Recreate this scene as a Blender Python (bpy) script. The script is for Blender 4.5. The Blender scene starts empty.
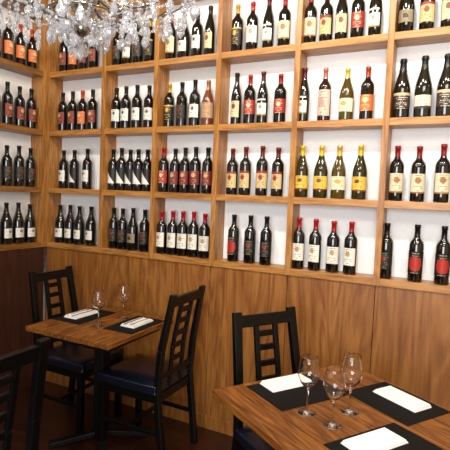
import bpy, bmesh, math, random
from mathutils import Vector, Matrix
random.seed(7)
sc=bpy.context.scene
sc.view_settings.view_transform='Standard'
def lin(h):
    h=h.lstrip('#'); o=[]
    for i in (0,2,4):
        c=int(h[i:i+2],16)/255
        o.append(c/12.92 if c<=.04045 else ((c+.055)/1.055)**2.4)
    return (*o,1)
# ---------------------------------------------------------------- materials
def newmat(n):
    m=bpy.data.materials.new(n); m.use_nodes=True
    return m,m.node_tree,m.node_tree.nodes['Principled BSDF']
def plain(n,h,rough=.5,metal=0,coat=0,spec=.5,trans=0,ior=1.5,noise=0):
    m,t,b=newmat(n)
    b.inputs['Base Color'].default_value=lin(h); b.inputs['Roughness'].default_value=rough
    b.inputs['Metallic'].default_value=metal; b.inputs['Coat Weight'].default_value=coat
    b.inputs['Specular IOR Level'].default_value=spec
    b.inputs['Transmission Weight'].default_value=trans; b.inputs['IOR'].default_value=ior
    if noise:
        tc=t.nodes.new('ShaderNodeTexCoord'); nz=t.nodes.new('ShaderNodeTexNoise')
        nz.inputs['Scale'].default_value=noise; nz.inputs['Detail'].default_value=6
        bp=t.nodes.new('ShaderNodeBump'); bp.inputs['Strength'].default_value=.15; bp.inputs['Distance'].default_value=.01
        t.links.new(tc.outputs['Object'],nz.inputs['Vector']); t.links.new(nz.outputs['Fac'],bp.inputs['Height'])
        t.links.new(bp.outputs['Normal'],b.inputs['Normal'])
    return m
def wood(n,dark,mid,light,scale,rough=.4,dist=1.2,bump=.06,cath=.22,rings=6,coat=.12,spec=.5):
    m,t,b=newmat(n); N=t.nodes.new; L=t.links.new
    tc=N('ShaderNodeTexCoord'); mp=N('ShaderNodeMapping'); mp.inputs['Scale'].default_value=scale
    L(tc.outputs['Object'],mp.inputs['Vector'])
    n1=N('ShaderNodeTexNoise'); n1.inputs['Scale'].default_value=1.0; n1.inputs['Detail'].default_value=3; n1.inputs['Distortion'].default_value=dist
    L(mp.outputs[0],n1.inputs['Vector'])
    w=N('ShaderNodeMath'); w.operation='MULTIPLY'; w.inputs[1].default_value=rings; L(n1.outputs['Fac'],w.inputs[0])
    fr=N('ShaderNodeMath'); fr.operation='PINGPONG'; fr.inputs[1].default_value=.5; L(w.outputs[0],fr.inputs[0])
    n2=N('ShaderNodeTexNoise'); n2.inputs['Scale'].default_value=7; n2.inputs['Detail'].default_value=6; n2.inputs['Roughness'].default_value=.65; L(mp.outputs[0],n2.inputs['Vector'])
    mx=N('ShaderNodeMath'); mx.operation='MULTIPLY_ADD'; mx.inputs[1].default_value=cath*2; L(fr.outputs[0],mx.inputs[0])
    m2=N('ShaderNodeMath'); m2.operation='MULTIPLY'; m2.inputs[1].default_value=1-cath; L(n2.outputs['Fac'],m2.inputs[0]); L(m2.outputs[0],mx.inputs[2])
    cr=N('ShaderNodeValToRGB'); e=cr.color_ramp.elements; e[0].position=.25; e[0].color=lin(dark); e[1].position=.8; e[1].color=lin(light)
    k=e.new(.5); k.color=lin(mid); L(mx.outputs[0],cr.inputs[0]); L(cr.outputs[0],b.inputs['Base Color'])
    b.inputs['Roughness'].default_value=rough; b.inputs['Coat Weight'].default_value=coat; b.inputs['Coat Roughness'].default_value=.25
    b.inputs['Specular IOR Level'].default_value=spec
    bp=N('ShaderNodeBump'); bp.inputs['Strength'].default_value=bump; bp.inputs['Distance'].default_value=.005
    L(mx.outputs[0],bp.inputs['Height']); L(bp.outputs[0],b.inputs['Normal'])
    return m
def label_mat(n,base,ink='#4a4040',acc='#8a1c1c',emblem=.0,ev=.68,bt=0.,bb=0.,diag=False,lines=9):
    m,t,b=newmat(n); N=t.nodes.new; L=t.links.new
    uv=N('ShaderNodeUVMap'); sp=N('ShaderNodeSeparateXYZ'); L(uv.outputs[0],sp.inputs[0]); U,V=sp.outputs[0],sp.outputs[1]
    def M(op,a,c=None,d=None):
        x=N('ShaderNodeMath'); x.operation=op
        for i,v in enumerate((a,c,d)):
            if v is None: continue
            if isinstance(v,(int,float)): x.inputs[i].default_value=v
            else: L(v,x.inputs[i])
        return x.outputs[0]
    def mix(f,a,c):
        x=N('ShaderNodeMix'); x.data_type='RGBA'; L(f,x.inputs[0])
        if isinstance(a,str): x.inputs[6].default_value=lin(a)
        else: L(a,x.inputs[6])
        x.inputs[7].default_value=lin(c); return x.outputs[2]
    col=base
    vl=M('MULTIPLY',V,lines); fl=M('FLOOR',vl); frc=M('FRACT',vl)
    nz=N('ShaderNodeTexNoise'); nz.inputs['Scale'].default_value=1; nz.inputs['Detail'].default_value=1
    cb=N('ShaderNodeCombineXYZ'); L(M('MULTIPLY',U,28),cb.inputs[0]); L(M('MULTIPLY',fl,7.3),cb.inputs[1]); L(cb.outputs[0],nz.inputs['Vector'])
    txt=M('MULTIPLY',M('LESS_THAN',frc,.34),M('GREATER_THAN',nz.outputs['Fac'],.48))
    wn=N('ShaderNodeTexWhiteNoise'); wn.noise_dimensions='1D'; L(fl,wn.inputs['W'])
    hw=M('MULTIPLY_ADD',wn.outputs['Value'],.24,.06)
    txt=M('MULTIPLY',txt,M('LESS_THAN',M('ABSOLUTE',M('SUBTRACT',U,.5)),hw))
    if diag:
        col=mix(M('GREATER_THAN',M('ADD',U,M('MULTIPLY',V,.9)),.95),col,'#15130f')
    else: col=mix(txt,col,ink)
    if emblem>0:
        du=M('SUBTRACT',U,.5); dv=M('SUBTRACT',V,ev)
        r=M('SQRT',M('ADD',M('POWER',du,2),M('POWER',dv,2)))
        nn=N('ShaderNodeTexNoise'); nn.inputs['Scale'].default_value=9; L(uv.outputs[0],nn.inputs['Vector'])
        rr=M('ADD',r,M('MULTIPLY',M('SUBTRACT',nn.outputs['Fac'],.5),.18))
        col=mix(M('LESS_THAN',rr,emblem),col,acc)
    if bt>0: col=mix(M('GREATER_THAN',V,1-bt),col,acc)
    if bb>0: col=mix(M('LESS_THAN',V,bb),col,acc)
    L(col,b.inputs['Base Color']); b.inputs['Roughness'].default_value=.5
    return m
M_post=wood('wood_shelf_vertical','#6f4117','#a46d31','#c28f4e',(9,9,.9))
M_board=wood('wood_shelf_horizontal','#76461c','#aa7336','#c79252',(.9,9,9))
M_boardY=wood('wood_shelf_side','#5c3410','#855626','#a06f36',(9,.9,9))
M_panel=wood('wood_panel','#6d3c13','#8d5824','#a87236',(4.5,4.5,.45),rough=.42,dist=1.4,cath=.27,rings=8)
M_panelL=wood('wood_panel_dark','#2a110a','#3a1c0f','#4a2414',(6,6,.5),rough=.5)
M_floor=wood('wood_floor','#1c0b06','#2e130b','#40200f',(.8,7,7),rough=.35)
M_plaster=plain('white_plaster','#ffffff',.8,noise=40)
M_cream=plain('cream_wall_paint','#c9b596',.8,noise=30)
M_ceil=plain('ceiling_paint','#b7a78e',.9,noise=20)
M_black=plain('black_lacquer_wood','#050505',.36,coat=0,spec=.32,noise=60)
M_leath=plain('black_leather_blue_sheen','#0a101f',.28,coat=.3,spec=.5,noise=90)  # navy base colour paints a bluish reflection into the black leather
M_mat=plain('charcoal_placemat','#141111',.85,spec=.15,noise=300)
M_nap=plain('white_linen','#f2f0ee',.85,noise=150)
M_steel=plain('polished_steel','#c8c8c8',.18,metal=1)
M_chrome=plain('aged_silver_metal','#9c958c',.2,metal=1)
M_glass=plain('clear_glass','#ffffff',.0,trans=1,ior=1.42)
M_crystal=plain('crystal_glass','#f4f8ff',.01,trans=.78,ior=1.6,coat=1)
M_iron=plain('black_iron','#080808',.5,metal=.3)
# ---------------------------------------------------------------- mesh helpers
def mesh_obj(name,bm,mats,smooth=False,bevel=0,parent=None,loc=None,auto=False):
    me=bpy.data.meshes.new(name); 
    bmesh.ops.recalc_face_normals(bm,faces=bm.faces[:])
    bm.to_mesh(me); bm.free()
    for m in mats: me.materials.append(m)
    if smooth: me.polygons.foreach_set('use_smooth',[True]*len(me.polygons))
    o=bpy.data.objects.new(name,me); sc.collection.objects.link(o)
    if bevel:
        b=o.modifiers.new('bevel','BEVEL'); b.width=bevel; b.segments=2; b.limit_method='ANGLE'
    if parent: o.parent=parent
    if loc: o.location=loc
    return o
def empty(name,loc=(0,0,0)):
    o=bpy.data.objects.new(name,None); sc.collection.objects.link(o); o.location=loc; o.empty_display_size=.1; return o
def box(bm,x0,x1,y0,y1,z0,z1,mi=0):
    v=[bm.verts.new((x,y,z)) for x in (x0,x1) for y in (y0,y1) for z in (z0,z1)]
    for f in ((0,1,3,2),(4,6,7,5),(0,4,5,1),(2,3,7,6),(0,2,6,4),(1,5,7,3)):
        bm.faces.new([v[i] for i in f]).material_index=mi
def beam(bm,p0,p1,w,d,mi=0,ref=(1,0,0),w1=None,d1=None):
    p0=Vector(p0);p1=Vector(p1);a=(p1-p0).normalized(); r=Vector(ref); s=a.cross(r).normalized(); r=s.cross(a).normalized()
    w1=w1 or w; d1=d1 or d; vs=[]
    for p,ww,dd in ((p0,w,d),(p1,w1,d1)):
        for sx,sy in ((-1,-1),(1,-1),(1,1),(-1,1)): vs.append(bm.verts.new(p+s*sx*ww/2+r*sy*dd/2))
    for f in ((3,2,1,0),(4,5,6,7),(0,1,5,4),(1,2,6,5),(2,3,7,6),(3,0,4,7)): bm.faces.new([vs[i] for i in f]).material_index=mi
def lathe(bm,prof,n=20,mi=0,mif=None,off=(0,0,0),sy=1,close=False):
    rings=[]; ox,oy,oz=off
    for r,z in prof:
        if r<1e-6: rings.append([bm.verts.new((ox,oy,oz+z))])
        else: rings.append([bm.verts.new((ox+r*math.cos(2*math.pi*i/n),oy+sy*r*math.sin(2*math.pi*i/n),oz+z)) for i in range(n)])
    for k in range(len(rings)-1):
        a,b=rings[k],rings[k+1]; m=mif(prof[k][1],prof[k+1][1]) if mif else mi
        for i in range(n):
            j=(i+1)%n
            if len(a)==1 and len(b)==1: continue
            if len(a)==1: f=bm.faces.new((a[0],b[j],b[i]))
            elif len(b)==1: f=bm.faces.new((a[i],a[j],b[0]))
            else: f=bm.faces.new((a[i],a[j],b[j],b[i]))
            f.material_index=m
def tube(bm,pts,r,n=8,mi=0):
    pts=[Vector(p) for p in pts]; rings=[]
    for i,p in enumerate(pts):
        t=(pts[min(i+1,len(pts)-1)]-pts[max(i-1,0)]).normalized()
        u=Vector((0,0,1)) if abs(t.z)<.9 else Vector((1,0,0)); s=t.cross(u).normalized(); u=s.cross(t)
        rings.append([bm.verts.new(p+(s*math.cos(2*math.pi*k/n)+u*math.sin(2*math.pi*k/n))*r) for k in range(n)])
    for a,b in zip(rings,rings[1:]):
        for k in range(n): bm.faces.new((a[k],a[(k+1)%n],b[(k+1)%n],b[k])).material_index=mi
    for rg in (rings[0],rings[-1]): bm.faces.new(rg).material_index=mi
# ---------------------------------------------------------------- room shell
CH=1.55; DEP=.14; XR=4.6; YF=-4.2; HC=3.25
def shell(name,parts,mat,bevel=0):
    bm=bmesh.new()
    for p in parts: box(bm,*p)
    return mesh_obj(name,bm,[mat],bevel=bevel)
shell('floor',[(-.3,XR+.1,YF-.1,.3,-.1,0)],M_floor)
shell('ceiling',[(-.3,XR+.1,YF-.1,.3,HC,HC+.1)],M_ceil)
shell('wall_back',[(-.3,XR+.1,DEP,.3,0,HC)],M_plaster)
shell('wall_left',[(-.3,-DEP,YF-.1,DEP,0,HC)],M_plaster)
shell('wall_right',[(XR,XR+.1,YF-.1,DEP,0,HC)],M_cream)
shell('wall_front',[(-DEP,1.2,YF-.1,YF,0,HC),(3.9,XR,YF-.1,YF,0,HC),(1.2,3.9,YF-.1,YF,0,.9),(1.2,3.9,YF-.1,YF,2.6,HC)],M_cream)
shell('window_1',[(1.2,1.26,YF-.08,YF-.02,.9,2.6),(3.84,3.9,YF-.08,YF-.02,.9,2.6),(2.52,2.58,YF-.08,YF-.02,.9,2.6),(1.26,3.84,YF-.08,YF-.02,.9,.96),(1.26,3.84,YF-.08,YF-.02,2.54,2.6)],M_black)
# ---------------------------------------------------------------- shelving
LV=[CH-.42,CH+.01,CH+.455,CH+.905,CH+1.35]   # tops of boards: D C B A Z
TB=.04; TP=.034
XP=[0,.56,1.02,1.50,2.02,2.535,3.05,3.56,4.07]
XE=XP[-1]
bm=bmesh.new()
for z in LV: box(bm,TP/2,XE-TP/2,.004,DEP,z-TB,z,0)
top=HC-.02
for x in XP: box(bm,x-TP/2,x+TP/2,0,DEP,LV[0]-TB,top,1)
mesh_obj('wine_shelf',bm,[M_board,M_post],bevel=.002)
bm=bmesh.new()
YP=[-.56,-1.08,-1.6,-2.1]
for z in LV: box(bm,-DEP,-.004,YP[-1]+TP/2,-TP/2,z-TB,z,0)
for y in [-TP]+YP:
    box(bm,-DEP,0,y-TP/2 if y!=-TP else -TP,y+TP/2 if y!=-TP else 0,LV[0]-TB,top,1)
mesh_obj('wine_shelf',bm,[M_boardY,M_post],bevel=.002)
# lower panelling
bm=bmesh.new()
zt=LV[0]-TB
for a,b in zip([0]+[1.49,2.02,2.53,3.05,3.56,4.07][0:],[1.49,2.02,2.53,3.05,3.56,4.07,XR]):
    box(bm,a+.0015,b-.0015,.012,DEP,.09,zt,0)
box(bm,0,XR,.004,DEP,0,.09,0)
mesh_obj('trim_1_wood_panelling',bm,[M_panel],bevel=.0015)
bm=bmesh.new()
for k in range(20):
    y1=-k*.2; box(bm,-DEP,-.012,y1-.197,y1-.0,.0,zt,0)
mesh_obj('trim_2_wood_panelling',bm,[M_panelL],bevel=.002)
# ---------------------------------------------------------------- bottles
PROF={
'bord':[(0,.004),(.030,0),(.0365,.003),(.0375,.008),(.0375,.182),(.0368,.196),(.0325,.209),(.024,.220),(.0175,.230),(.0148,.242),(.0143,.252),(.0143,.280),(.0158,.281),(.0158,.297),(.0145,.300),(0,.300)],
'slim':[(0,.004),(.028,0),(.0335,.003),(.0345,.008),(.0352,.150),(.0345,.175),(.031,.198),(.0245,.222),(.0185,.245),(.0155,.262),(.0145,.275),(.0145,.300),(.0158,.301),(.0158,.317),(.0145,.320),(0,.320)],
'burg':[(0,.004),(.034,0),(.040,.003),(.0412,.008),(.0412,.145),(.040,.162),(.0355,.182),(.0285,.203),(.0215,.223),(.0168,.243),(.0150,.258),(.0145,.282),(.0160,.283),(.0160,.297),(.0147,.300),(0,.300)],
'champ':[(0,.004),(.036,0),(.0435,.003),(.0445,.01),(.0445,.145),(.042,.170),(.036,.198),(.028,.226),(.021,.252),(.0175,.275),(.0170,.300),(.019,.302),(.0185,.316),(.016,.322),(0,.323)]}
glassm={}
def gm(h):
    if h not in glassm: glassm[h]=plain('bottle_glass_'+h[1:],h,.06,coat=.6,spec=.6)
    return glassm[h]
capm={}
def cm(h):
    if h not in capm: capm[h]=plain('foil_capsule_'+h[1:],h,.3,metal=.3)
    return capm[h]
def bottle_mesh(key,shape,glass,cap,lab,z0,z1,arc=78,capz=.236,second=None):
    bm=bmesh.new(); prof=PROF[shape]
    if shape=='slim': capz=.255
    lathe(bm,prof,22,mif=lambda a,b:1 if a>=capz else 0)
    uvl=bm.loops.layers.uv.new('UVMap')
    for f in bm.faces: f.smooth=True
    n=14
    def patch(z0,z1,arc,v0=0,v1=1):
        R=prof[4][0]+.0007; A=math.radians(arc)
        lo=[];hi=[]
        for i in range(n+1):
            t=-math.pi/2-A+2*A*i/n
            lo.append(bm.verts.new((R*math.cos(t),R*math.sin(t),z0))); hi.append(bm.verts.new((R*math.cos(t),R*math.sin(t),z1)))
        for i in range(n):
            f=bm.faces.new((lo[i],lo[i+1],hi[i+1],hi[i])); f.material_index=2; f.smooth=True
            for l,(u,v) in zip(f.loops,((i/n,v0),((i+1)/n,v0),((i+1)/n,v1),(i/n,v1))): l[uvl].uv=(u,v)
    patch(z0,z1,arc)
    if second: patch(second[0],second[1],second[2],.1,.3)
    me=bpy.data.meshes.new('bottle_'+key)
    bm.normal_update(); bm.to_mesh(me); bm.free()
    for m in (gm(glass),cm(cap),lab): me.materials.append(m)
    return me
L=label_mat
BT={}
def T(k,*a,**kw): BT[k]=bottle_mesh(k,*a,**kw)
T('white','bord','#0a0908','#111111',L('label_white','#e8e4da',emblem=.12,acc='#4a4545'),.055,.140,arc=62)
T('whiteslim','slim','#0c0b08','#4a1216',L('label_white_slim','#efebe0',ink='#5a4a3a',emblem=.13,acc='#a58a4a',bb=.12),.050,.125,arc=58,second=(.140,.150,50))
T('creamslim','slim','#120d08','#201410',L('label_cream_slim','#d6c49a',ink='#5a3a24',emblem=.17,acc='#7a3a24'),.045,.145,arc=60)
T('blackgold','bord','#090807','#b08a3a',L('label_black_gold','#1a1512',ink='#c9a24a',emblem=.14,acc='#c9a24a',bt=.08),.050,.150,arc=70)
T('whitelow','burg','#100d08','#141210',L('label_white_low','#e8e4da',ink='#7a6a55',emblem=.14,acc='#8a7a5a'),.045,.115,arc=60)
T('whitered','bord','#0b0908','#a81a1e',L('label_white_red','#e9e3d5',ink='#6a4a40',emblem=.14,ev=.66,acc='#b08a62'),.050,.150,arc=66)
T('cream','bord','#0b0908','#8a151a',L('label_cream','#ded0b0',ink='#7a5a3a',emblem=.17,ev=.66,acc='#9a6a34',bb=.08),.045,.150,arc=68)
T('gold','bord','#0c0a07','#6a1a14',L('label_gold','#cdb57f',ink='#6a4a24',emblem=.15,ev=.62,acc='#8f2a1c',bt=.14),.045,.150,arc=68)
T('red','bord','#0a0808','#1a0d0d',L('label_red','#74201a',ink='#c9a070',emblem=.16,ev=.7,acc='#c8a070'),.055,.145,arc=66)
T('redcap','bord','#0a0808','#9a1418',L('label_red2','#a12a1f',ink='#e0c9a0',emblem=.15,ev=.6,acc='#d8c39a'),.060,.145,arc=68)
T('diag','bord','#080808','#0c0c0c',L('label_diagonal','#ece8e2',diag=True),.050,.160,arc=68)
T('dark','bord','#080707','#0e0c0c',L('label_dark','#171311',ink='#8a7650',emblem=.12,ev=.6,acc='#8a2a1e'),.055,.145)
T('darkred','bord','#090707','#0d0b0b',L('label_black_red','#120d0c',ink='#a8977a',emblem=.34,ev=.42,acc='#ad281c'),.045,.160)
T('brown','champ','#14100a','#15110c',L('label_brown','#3a291d',ink='#e4dccb',bt=.16,acc='#c9b58c',emblem=0),.050,.135,arc=72)
T('champw','champ','#12130a','#1a1610',L('label_champ_white','#ddd6c4',ink='#5a4a34',bb=.2,acc='#3a2a1e',emblem=.0),.045,.115,arc=66)
T('yellow','burg','#2a2606','#d2b02f',L('label_yellow','#dcb843',ink='#6a4a18',emblem=.13,acc='#7a3516',bb=.1),.045,.125)
T('amber','burg','#4a3a08','#c9a84c',L('label_ivory','#e8dfbd',ink='#7a6a3a',emblem=.16,ev=.6,acc='#c79a48'),.050,.125)
T('pink','bord','#2a0d0a','#b06a58',L('label_pink','#d8b8a8',ink='#8a5548',emblem=.18,ev=.5,acc='#c08a7c'),.030,.175)
T('rose','burg','#6b3a22','#9a6a48',L('label_tan','#bb9570',ink='#6a4a30'),.050,.150)
T('dkburg','burg','#0c0a06','#14100a',L('label_stone','#8d7f62',ink='#302418',emblem=.18,ev=.5,acc='#3a2c1a'),.055,.120,arc=60)
T('orange','bord','#140b08','#b03a1a',L('label_orange','#cf6a30',ink='#e8d4a8',emblem=.16,acc='#e2c890'),.050,.140)
bot=empty('wine_bottles')
cnt=0
def put(k,x,y,z,rot=0,s=1):
    global cnt
    o=bpy.data.objects.new('bottle_%03d'%cnt,BT[k]); cnt+=1; sc.collection.objects.link(o); o.parent=bot
    o.location=(x,y,z); o.rotation_euler=(0,0,rot+random.uniform(-.2,.2)); o.scale=(s,s,s*random.uniform(.985,1.03))
BY=.062
b1=[.10,.20,.30,.41]; b2=[.63,.72,.82,.92]; b2d=[.62,.70,.775,.85,.925]
b3=[1.09,1.20,1.30,1.40]; b3d=[1.07,1.155,1.24,1.325,1.41]; b4=[1.60,1.695,1.80,1.905]
b5=[2.065,2.175,2.285,2.40]; b6=[2.60,2.705,2.81,2.93]; b7=[3.12,3.22,3.33,3.45]; b8=[3.63,3.73,3.84,3.95]
rows=[
 [(b1,'whitelow whitelow whitelow whitelow'),(b2,'dark dark dkburg dark'),(b3d,'whitered whitered whitered whitered whitered'),([1.625,1.745,1.85],'darkred dark dark'),([2.062,2.165,2.27,2.375],'whitered whitered whitered whitered'),([2.572,2.728,2.86],'dark darkred darkred'),(b7,'white white red red'),(b8,'dark gold gold dark')],
 [([.13,.24,.37],'white diag white'),(b2d,'diag diag diag diag diag'),(b3d,'redcap red red red red'),(b4,'gold gold gold gold'),(b5,'yellow yellow amber yellow'),([2.60,2.71,2.83,2.94],'cream cream cream cream'),(b7,'dark dark white white'),(b8,'red red red red')],
 [(b1,'red red orange red'),(b2,'white white white white'),(b3,'blackgold dark white rose'),([1.60,1.70,1.79,1.905],'creamslim redcap whiteslim redcap'),([2.05,2.175,2.30,2.42],'whiteslim pink amber orange'),([2.60,2.71,2.82,2.94],'brown champw brown brown'),(b7,'dark dark red red'),(b8,'white white dark dark')],
 [(b1,'red orange red red'),(b2,'dark whiteslim dark blackgold'),(b3,'cream whitelow white creamslim'),(b4,'blackgold whitered whiteslim cream'),([2.07,2.16,2.25,2.34,2.44],'cream gold creamslim redcap whiteslim'),([2.60,2.70,2.80,2.91],'dkburg gold creamslim champw'),(b7,'dark dark red red'),(b8,'white white dark dark')],
 [(b1,'red red red red'),(b2,'white dark dark dark'),(b3,'dark dark white white'),(b4,'dark dark red red'),(b5,'dark dark red red'),(b6,'gold gold dark dark'),(b7,'dark dark red red'),(b8,'white white dark dark')]]
for r,row in enumerate(rows):
    z=LV[r]+.0005
    for xs,ks in row:
        for x,k in zip(xs,ks.split()): put(k,x+random.uniform(-.004,.004),BY+random.uniform(-.006,.008),z)
lrows=['whitelow','dark','red','orange','dark']
for r in range(5):
    for y0 in (0,-.54,-1.06):
        for i in range(4): put(lrows[r],-BY,y0-.10-i*.105,LV[r]+.0005,rot=math.pi/2)
# ---------------------------------------------------------------- chairs
def chair_mesh():
    bm=bmesh.new()
    for s in (-1,1):
        beam(bm,(.19,s*.18,0),(.19,s*.18,.43),.034,.034,w1=.04,d1=.04)
        beam(bm,(-.25,s*.175,0),(-.195,s*.175,.44),.036,.036)
        beam(bm,(-.195,s*.175,.44),(-.215,s*.173,.68),.038,.034)
        beam(bm,(-.215,s*.173,.68),(-.275,s*.160,1.0),.038,.034,w1=.046,d1=.024)
        beam(bm,(-.19,s*.175,.40),(.19,s*.18,.40),.02,.05,ref=(0,0,1))
        beam(bm,(-.21,s*.175,.2),(.19,s*.18,.2),.018,.025,ref=(0,0,1))
        beam(bm,(-.197,s*.058,.44),(-.215,s*.058,.68),.026,.02)
        beam(bm,(-.215,s*.058,.68),(-.267,s*.055,.955),.026,.02)
    beam(bm,(.19,-.18,.40),(.19,.18,.40),.02,.05,ref=(0,0,1))
    beam(bm,(-.195,-.175,.40),(-.195,.175,.40),.02,.05,ref=(0,0,1))
    beam(bm,(0,-.175,.2),(0,.175,.2),.018,.025,ref=(0,0,1))
    beam(bm,(-.266,-.16,.955),(-.266,.16,.955),.022,.058,ref=(-.17,0,1))
    beam(bm,(-.203,-.175,.52),(-.203,.175,.52),.02,.035,ref=(0,0,1))
    for z in (.60,.675,.75,.825,.89):
        x=-.2-.015*(z-.44)/.26 if z<.7 else -.215-.19*(z-.68)
        beam(bm,(x,-.056,z),(x,.056,z),.016,.03,ref=(0,0,1))
    me=bpy.data.meshes.new('chair_frame'); bmesh.ops.recalc_face_normals(bm,faces=bm.faces[:]); bm.to_mesh(me); bm.free(); me.materials.append(M_black)
    bm=bmesh.new(); bmesh.ops.create_cube(bm,size=1)
    bmesh.ops.subdivide_edges(bm,edges=bm.edges[:],cuts=5,use_grid_fill=True)
    for v in bm.verts:
        e=max(abs(v.co.x),abs(v.co.y))*2
        dz=.018*(1-e**3) if v.co.z>0 else 0
        v.co=Vector((v.co.x*.42,v.co.y*.40,v.co.z*.05+dz))
    for f in bm.faces: f.smooth=True
    ms=bpy.data.meshes.new('chair_seat'); bm.to_mesh(ms); bm.free(); ms.materials.append(M_leath)
    return me,ms
CF,CS=chair_mesh()
def chair(x,y,ang):
    p=empty('dining_chair',(x,y,0)); p.rotation_euler=(0,0,math.radians(ang))
    f=bpy.data.objects.new('frame',CF); s=bpy.data.objects.new('seat_cushion',CS)
    for o in (f,s):
        sc.collection.objects.link(o); o.parent=p
        b=o.modifiers.new('bevel','BEVEL'); b.width=.004 if o is f else .012; b.segments=2; b.limit_method='ANGLE'
    s.location=(.01,0,.452)
    return p
chair(.70,-.33,0)
chair(1.28,-.36,180)
chair(1.305,-1.59,180)
E1=Vector((math.cos(math.radians(56.5)),math.sin(math.radians(56.5)),0)); E2=Vector((E1.y,-E1.x,0))
P1=Vector((2.05,-.98,0)); TS=.76
def tp(a,b,z=0): return P1+E1*a+E2*b+Vector((0,0,z))
c=tp(.40,.06); chair(c.x,c.y,-33.5)
# ---------------------------------------------------------------- tables
def table(cx,cy,size,ang):
    p=empty('dining_table',(cx,cy,0)); p.rotation_euler=(0,0,math.radians(ang)); h=size/2
    bm=bmesh.new(); n=6; w=size/n
    for i in range(n): box(bm,-h+.0,h,-h+i*w+.0006,-h+(i+1)*w-.0006,.722,.75)
    mesh_obj('table_top',bm,[M_tableA],bevel=.002,parent=p)
    bm=bmesh.new()
    box(bm,-h+.06,h-.06,-h+.06,h-.06,.68,.721)
    beam(bm,(0,0,.05),(0,0,.68),.07,.07)
    for a in range(4):
        d=Vector((math.cos(a*math.pi/2+math.pi/4),math.sin(a*math.pi/2+math.pi/4),0))
        beam(bm,d*.03+Vector((0,0,.06)),d*.30+Vector((0,0,.016)),.05,.03,ref=(0,0,1),w1=.05,d1=.03)
    mesh_obj('pedestal_base',bm,[M_iron],bevel=.004,parent=p)
    return p
M_tableA=wood('wood_table_top','#44230b','#774518','#9d682c',(1.3,11,11),rough=.45,dist=1.0,cath=.3,rings=8,coat=.0,spec=.28)
table(1.02,-.47,.62,90)
ct=tp(TS/2,TS/2); table(ct.x,ct.y,TS,56.5-90)
# ---------------------------------------------------------------- glassware
def glass_mesh():
    o=[(0,.0),(.030,.0),(.034,.0006),(.0345,.0015),(.034,.0022),(.02,.004),(.006,.008),(.0037,.014),(.0034,.05),(.0036,.085),(.006,.094),(.018,.102),(.031,.118),(.039,.137),(.0405,.150),(.038,.172),(.0325,.198),(.0306,.2110),(.0304,.2118),(.0301,.2120)]
    i=[(.0298,.2118),(.0297,.2110),(.0316,.198),(.0371,.172),(.0396,.150),(.0381,.137),(.030,.119),(.017,.1035),(.006,.097),(0,.0955)]
    bm=bmesh.new(); lathe(bm,o+i,36)
    for f in bm.faces: f.smooth=True
    bmesh.ops.recalc_face_normals(bm,faces=bm.faces[:])
    me=bpy.data.meshes.new('stem_glass'); bm.to_mesh(me); bm.free(); me.materials.append(M_glass); return me
GM=glass_mesh()
for x,y,s in ((2.451,-.973,1.02),(2.557,-1.017,.98),(2.589,-.879,1.04),(1.048,-.545,1.0),(1.06,-.33,1.02)):
    o=bpy.data.objects.new('wine_glass',GM); sc.collection.objects.link(o); o.location=(x,y,.7505); o.scale=(s,s,s)
# ---------------------------------------------------------------- settings
def setting(mx,my,nx_,ny_,ang,mw=.34,md=.25,nw=.21,nd=.10,cut=True):
    R=Matrix.Rotation(math.radians(ang),4,'Z'); R9=Matrix.Rotation(math.radians(ang+90),4,'Z')
    bm=bmesh.new(); box(bm,-md/2,md/2,-mw/2,mw/2,0,.002)
    o=mesh_obj('placemat',bm,[M_mat]); o.matrix_world=Matrix.Translation((mx,my,.7503))@R
    bm=bmesh.new()
    for k in range(4):
        box(bm,-nw/2+.003*k,nw/2-.0015*k,-nd/2+.002*k,nd/2-.001*k,.0002+k*.0035,.0033+k*.0035)
    o=mesh_obj('folded_napkin',bm,[M_nap],bevel=.0014); o.matrix_world=Matrix.Translation((nx_,ny_,.7525))@R9
    if not cut: return
    bm=bmesh.new()
    tube(bm,[(-.10,0,.0),(-.03,0,.002),(.03,0,.002),(.05,0,.001)],.0024,8)
    for k in (-1.5,-.5,.5,1.5): tube(bm,[(.05,0,.001),(.062,k*.004,.0),(.095,k*.005,.003)],.0012,6)
    o=mesh_obj('fork',bm,[M_steel],smooth=True); o.matrix_world=Matrix.Translation((nx_,ny_,.7688))@R9@Matrix.Translation((0,.02,0))
    bm=bmesh.new()
    tube(bm,[(-.105,0,0),(-.06,0,.001),(0,0,.001)],.0034,8)
    vs=[(0,-.005),(.09,-.006),(.112,.002),(.10,.007),(0,.006)]
    a=[bm.verts.new((p,q,.000)) for p,q in vs]; b=[bm.verts.new((p,q,.0015)) for p,q in vs]
    bm.faces.new(a); bm.faces.new(b)
    for i in range(5): bm.faces.new((a[i],a[(i+1)%5],b[(i+1)%5],b[i]))
    o=mesh_obj('table_knife',bm,[M_steel]); o.matrix_world=Matrix.Translation((nx_,ny_,.770))@R9@Matrix.Translation((0,-.02,0))
a0=-33.5
m=tp(.318,.155); q=tp(.318,.085); setting(m.x,m.y,q.x,q.y,a0,cut=False)
m=tp(.62,.408); q=tp(.655,.408); setting(m.x,m.y,q.x,q.y,a0-90,mw=.32,cut=False)
m=tp(.30,.638); q=tp(.29,.60); setting(m.x,m.y,q.x,q.y,a0+180,md=.22,cut=False)
setting(.83,-.42,.80,-.42,0,mw=.34,md=.22)
setting(1.208,-.40,1.21,-.38,180,mw=.34,md=.21,nw=.2)
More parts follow.
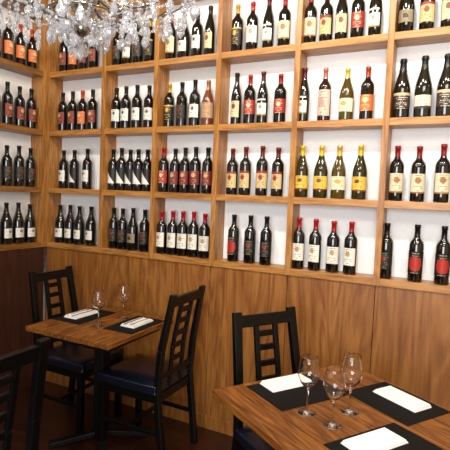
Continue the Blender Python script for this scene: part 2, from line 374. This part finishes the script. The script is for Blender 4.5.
# ---------------------------------------------------------------- chandelier
CX,CY=1.785,-1.48
ch=empty('crystal_chandelier',(CX,CY,.012))
bm=bmesh.new()
lathe(bm,[(0,2.03),(.018,2.04),(.03,2.06),(.012,2.085),(.035,2.12),(.05,2.16),(.02,2.20),(.014,2.26),(.04,2.30),(.014,2.36),(.012,2.6),(.03,2.63),(.01,2.68),(.006,3.18),(.05,3.2),(.06,HC-.013),(0,HC-.013)],20)
for k in range(10):
    a=2*math.pi*k/10; rr=.35 if k%2 else .27; zz=2.20 if k%2 else 2.28
    pts=[]
    for i in range(15):
        t=i/14; r=.03+(rr-.03)*t; z=2.19-.06*math.sin(math.pi*min(1,t*1.15))+ (zz-2.19)*t**2+.03*t
        pts.append((r*math.cos(a),r*math.sin(a),z))
    tube(bm,pts,.005,8)
    x,y=rr*math.cos(a),rr*math.sin(a); z=pts[-1][2]
    lathe(bm,[(0,z-.01),(.012,z-.005),(.03,z),(.045,z+.012),(.043,z+.014),(.02,z+.006),(.012,z+.03),(.014,z+.04),(0,z+.04)],16,off=(x,y,0))
for rr,zz in ((.20,2.15),(.11,2.10),(.29,2.18),(.35,2.21)):
    tube(bm,[(rr*math.cos(2*math.pi*i/36),rr*math.sin(2*math.pi*i/36),zz) for i in range(37)],.003,6)
mesh_obj('metal_frame',bm,[M_chrome],smooth=True,parent=ch)
bm=bmesh.new()
for k in range(10):
    a=2*math.pi*k/10; rr=.35 if k%2 else .27; z=(2.23 if k%2 else 2.31)+.04
    lathe(bm,[(0,z),(.011,z),(.011,z+.07),(.009,z+.075),(0,z+.075)],12,off=(rr*math.cos(a),rr*math.sin(a),0))
mesh_obj('candle_sleeves',bm,[M_nap],parent=ch)
def cryst(kind):
    bm=bmesh.new()
    if kind==0: lathe(bm,[(0,-.062),(.008,-.056),(.0165,-.044),(.0185,-.036),(.0125,-.022),(.005,-.008),(0,-.001)],8,sy=.5)
    elif kind==1: lathe(bm,[(0,-.075),(.008,-.058),(.011,-.030),(.009,-.012),(.003,-.002),(0,0)],6,sy=.7)
    elif kind==2: lathe(bm,[(0,-.040),(.0085,-.0385),(.0175,-.030),(.020,-.020),(.0175,-.010),(.0085,-.0015),(0,0)],6,sy=.38)
    else: lathe(bm,[(0,-.014),(.005,-.0125),(.0078,-.007),(.005,-.0015),(0,0)],8)
    me=bpy.data.meshes.new('crystal_%d'%kind); bmesh.ops.recalc_face_normals(bm,faces=bm.faces[:]); bm.to_mesh(me); bm.free(); me.materials.append(M_crystal); return me
CM=[cryst(i) for i in range(4)]
nc=0
def hang(x,y,z,kind,s=1):
    global nc
    o=bpy.data.objects.new('crystal_pendant_%03d'%nc,CM[kind]); nc+=1; sc.collection.objects.link(o); o.parent=ch
    o.location=(x,y,z); o.rotation_euler=(random.uniform(-.12,.12),random.uniform(-.12,.12),random.uniform(0,6.3)); o.scale=(s,s,s)
for rr,n,z,ks in ((.36,24,2.19,(0,2)),(.33,20,2.15,(0,2)),(.28,18,2.14,(0,1,2)),(.24,16,2.19,(2,0)),(.19,16,2.11,(0,2)),(.14,12,2.14,(0,2)),(.10,9,2.07,(0,2)),(.05,5,2.055,(0,))):
    for i in range(n):
        a=2*math.pi*(i+random.uniform(-.2,.2))/n; x,y=rr*math.cos(a),rr*math.sin(a)
        m=random.randint(1,3); zz=z+.02+random.uniform(-.012,.012)
        for b in range(m): hang(x,y,zz-b*.0145,3,.85)
        if random.random()<.4: hang(x,y,zz-m*.0145,2,.5); hang(x,y,zz-m*.0145-.02,random.choice(ks),random.uniform(.75,.95))
        else: hang(x,y,zz-m*.0145,random.choice(ks),random.uniform(.8,1.05))
def swag(p,q,sag,n):
    for i in range(n+1):
        t=i/n; v=Vector(p).lerp(Vector(q),t); hang(v.x,v.y,v.z-sag*4*t*(1-t)+.007,3,.8)
for k in range(10):
    a=2*math.pi*k/10; b=2*math.pi*(k+1)/10
    swag((.355*math.cos(a),.355*math.sin(a),2.22),(.355*math.cos(b),.355*math.sin(b),2.22),.07,17)
    swag((.35*math.cos(a),.35*math.sin(a),2.25),(.04*math.cos(a),.04*math.sin(a),2.36),.09,22)
    swag((.20*math.cos(a),.20*math.sin(a),2.15),(.03*math.cos(a),.03*math.sin(a),2.06),.025,12)
hang(0,0,2.03,3,1.4); hang(0,0,2.015,0,1.0)
# ---------------------------------------------------------------- lights
def area(name,loc,tgt,sx,sy,e,col):
    l=bpy.data.lights.new(name,'AREA'); l.shape='RECTANGLE'; l.size=sx; l.size_y=sy; l.energy=e; l.color=col
    o=bpy.data.objects.new(name,l); sc.collection.objects.link(o); o.location=loc
    o.rotation_euler=(Vector(tgt)-Vector(loc)).to_track_quat('-Z','Y').to_euler(); return o
area('daylight_window',(2.9,YF+.02,1.75),(2.8,0,1.7),1.9,1.6,98,(.94,.97,1))
for x,e in ((.6,12),(1.55,22),(2.5,26),(3.45,26)):
    area('bottle_highlight_spot',(x,-1.25,HC-.02),(x,0,1.75),.14,.14,e,(1,.92,.78))  # small unseen lamps added near the wall for highlights on the bottles
area('ceiling_lamp',(3.1,-2.3,HC-.03),(2.7,-1.0,0),1.4,1.0,44,(1,.92,.8))
l=bpy.data.lights.new('crystal_sparkle_light','POINT'); l.energy=14; l.color=(1,.95,.88); l.shadow_soft_size=.04  # added point light without a bulb, makes the crystals sparkle
o=bpy.data.objects.new('crystal_sparkle_light',l); sc.collection.objects.link(o); o.location=(0.08,-.1,2.45); o.parent=ch
w=bpy.data.worlds.new('world'); sc.world=w; w.use_nodes=True
w.node_tree.nodes['Background'].inputs[0].default_value=(.8,.9,1,1); w.node_tree.nodes['Background'].inputs[1].default_value=.6
# ---------------------------------------------------------------- camera
A=math.radians(26.5); P=math.radians(3.6); RL=.04
f=Vector((-math.sin(A)*math.cos(P),math.cos(A)*math.cos(P),-math.sin(P))); r0=Vector((math.cos(A),math.sin(A),0)); u0=r0.cross(f)
up=u0*math.cos(RL)-r0*math.sin(RL); rt=r0*math.cos(RL)+u0*math.sin(RL)
cam=bpy.data.cameras.new('camera'); co=bpy.data.objects.new('camera',cam); sc.collection.objects.link(co); sc.camera=co
mw=Matrix((rt,up,-f)).transposed().to_4x4(); mw.translation=Vector((2.90,-2.625,CH)); co.matrix_world=mw
cam.sensor_width=36; cam.lens=36.8; cam.clip_start=.05
print('CAMERA OK',cnt,nc)
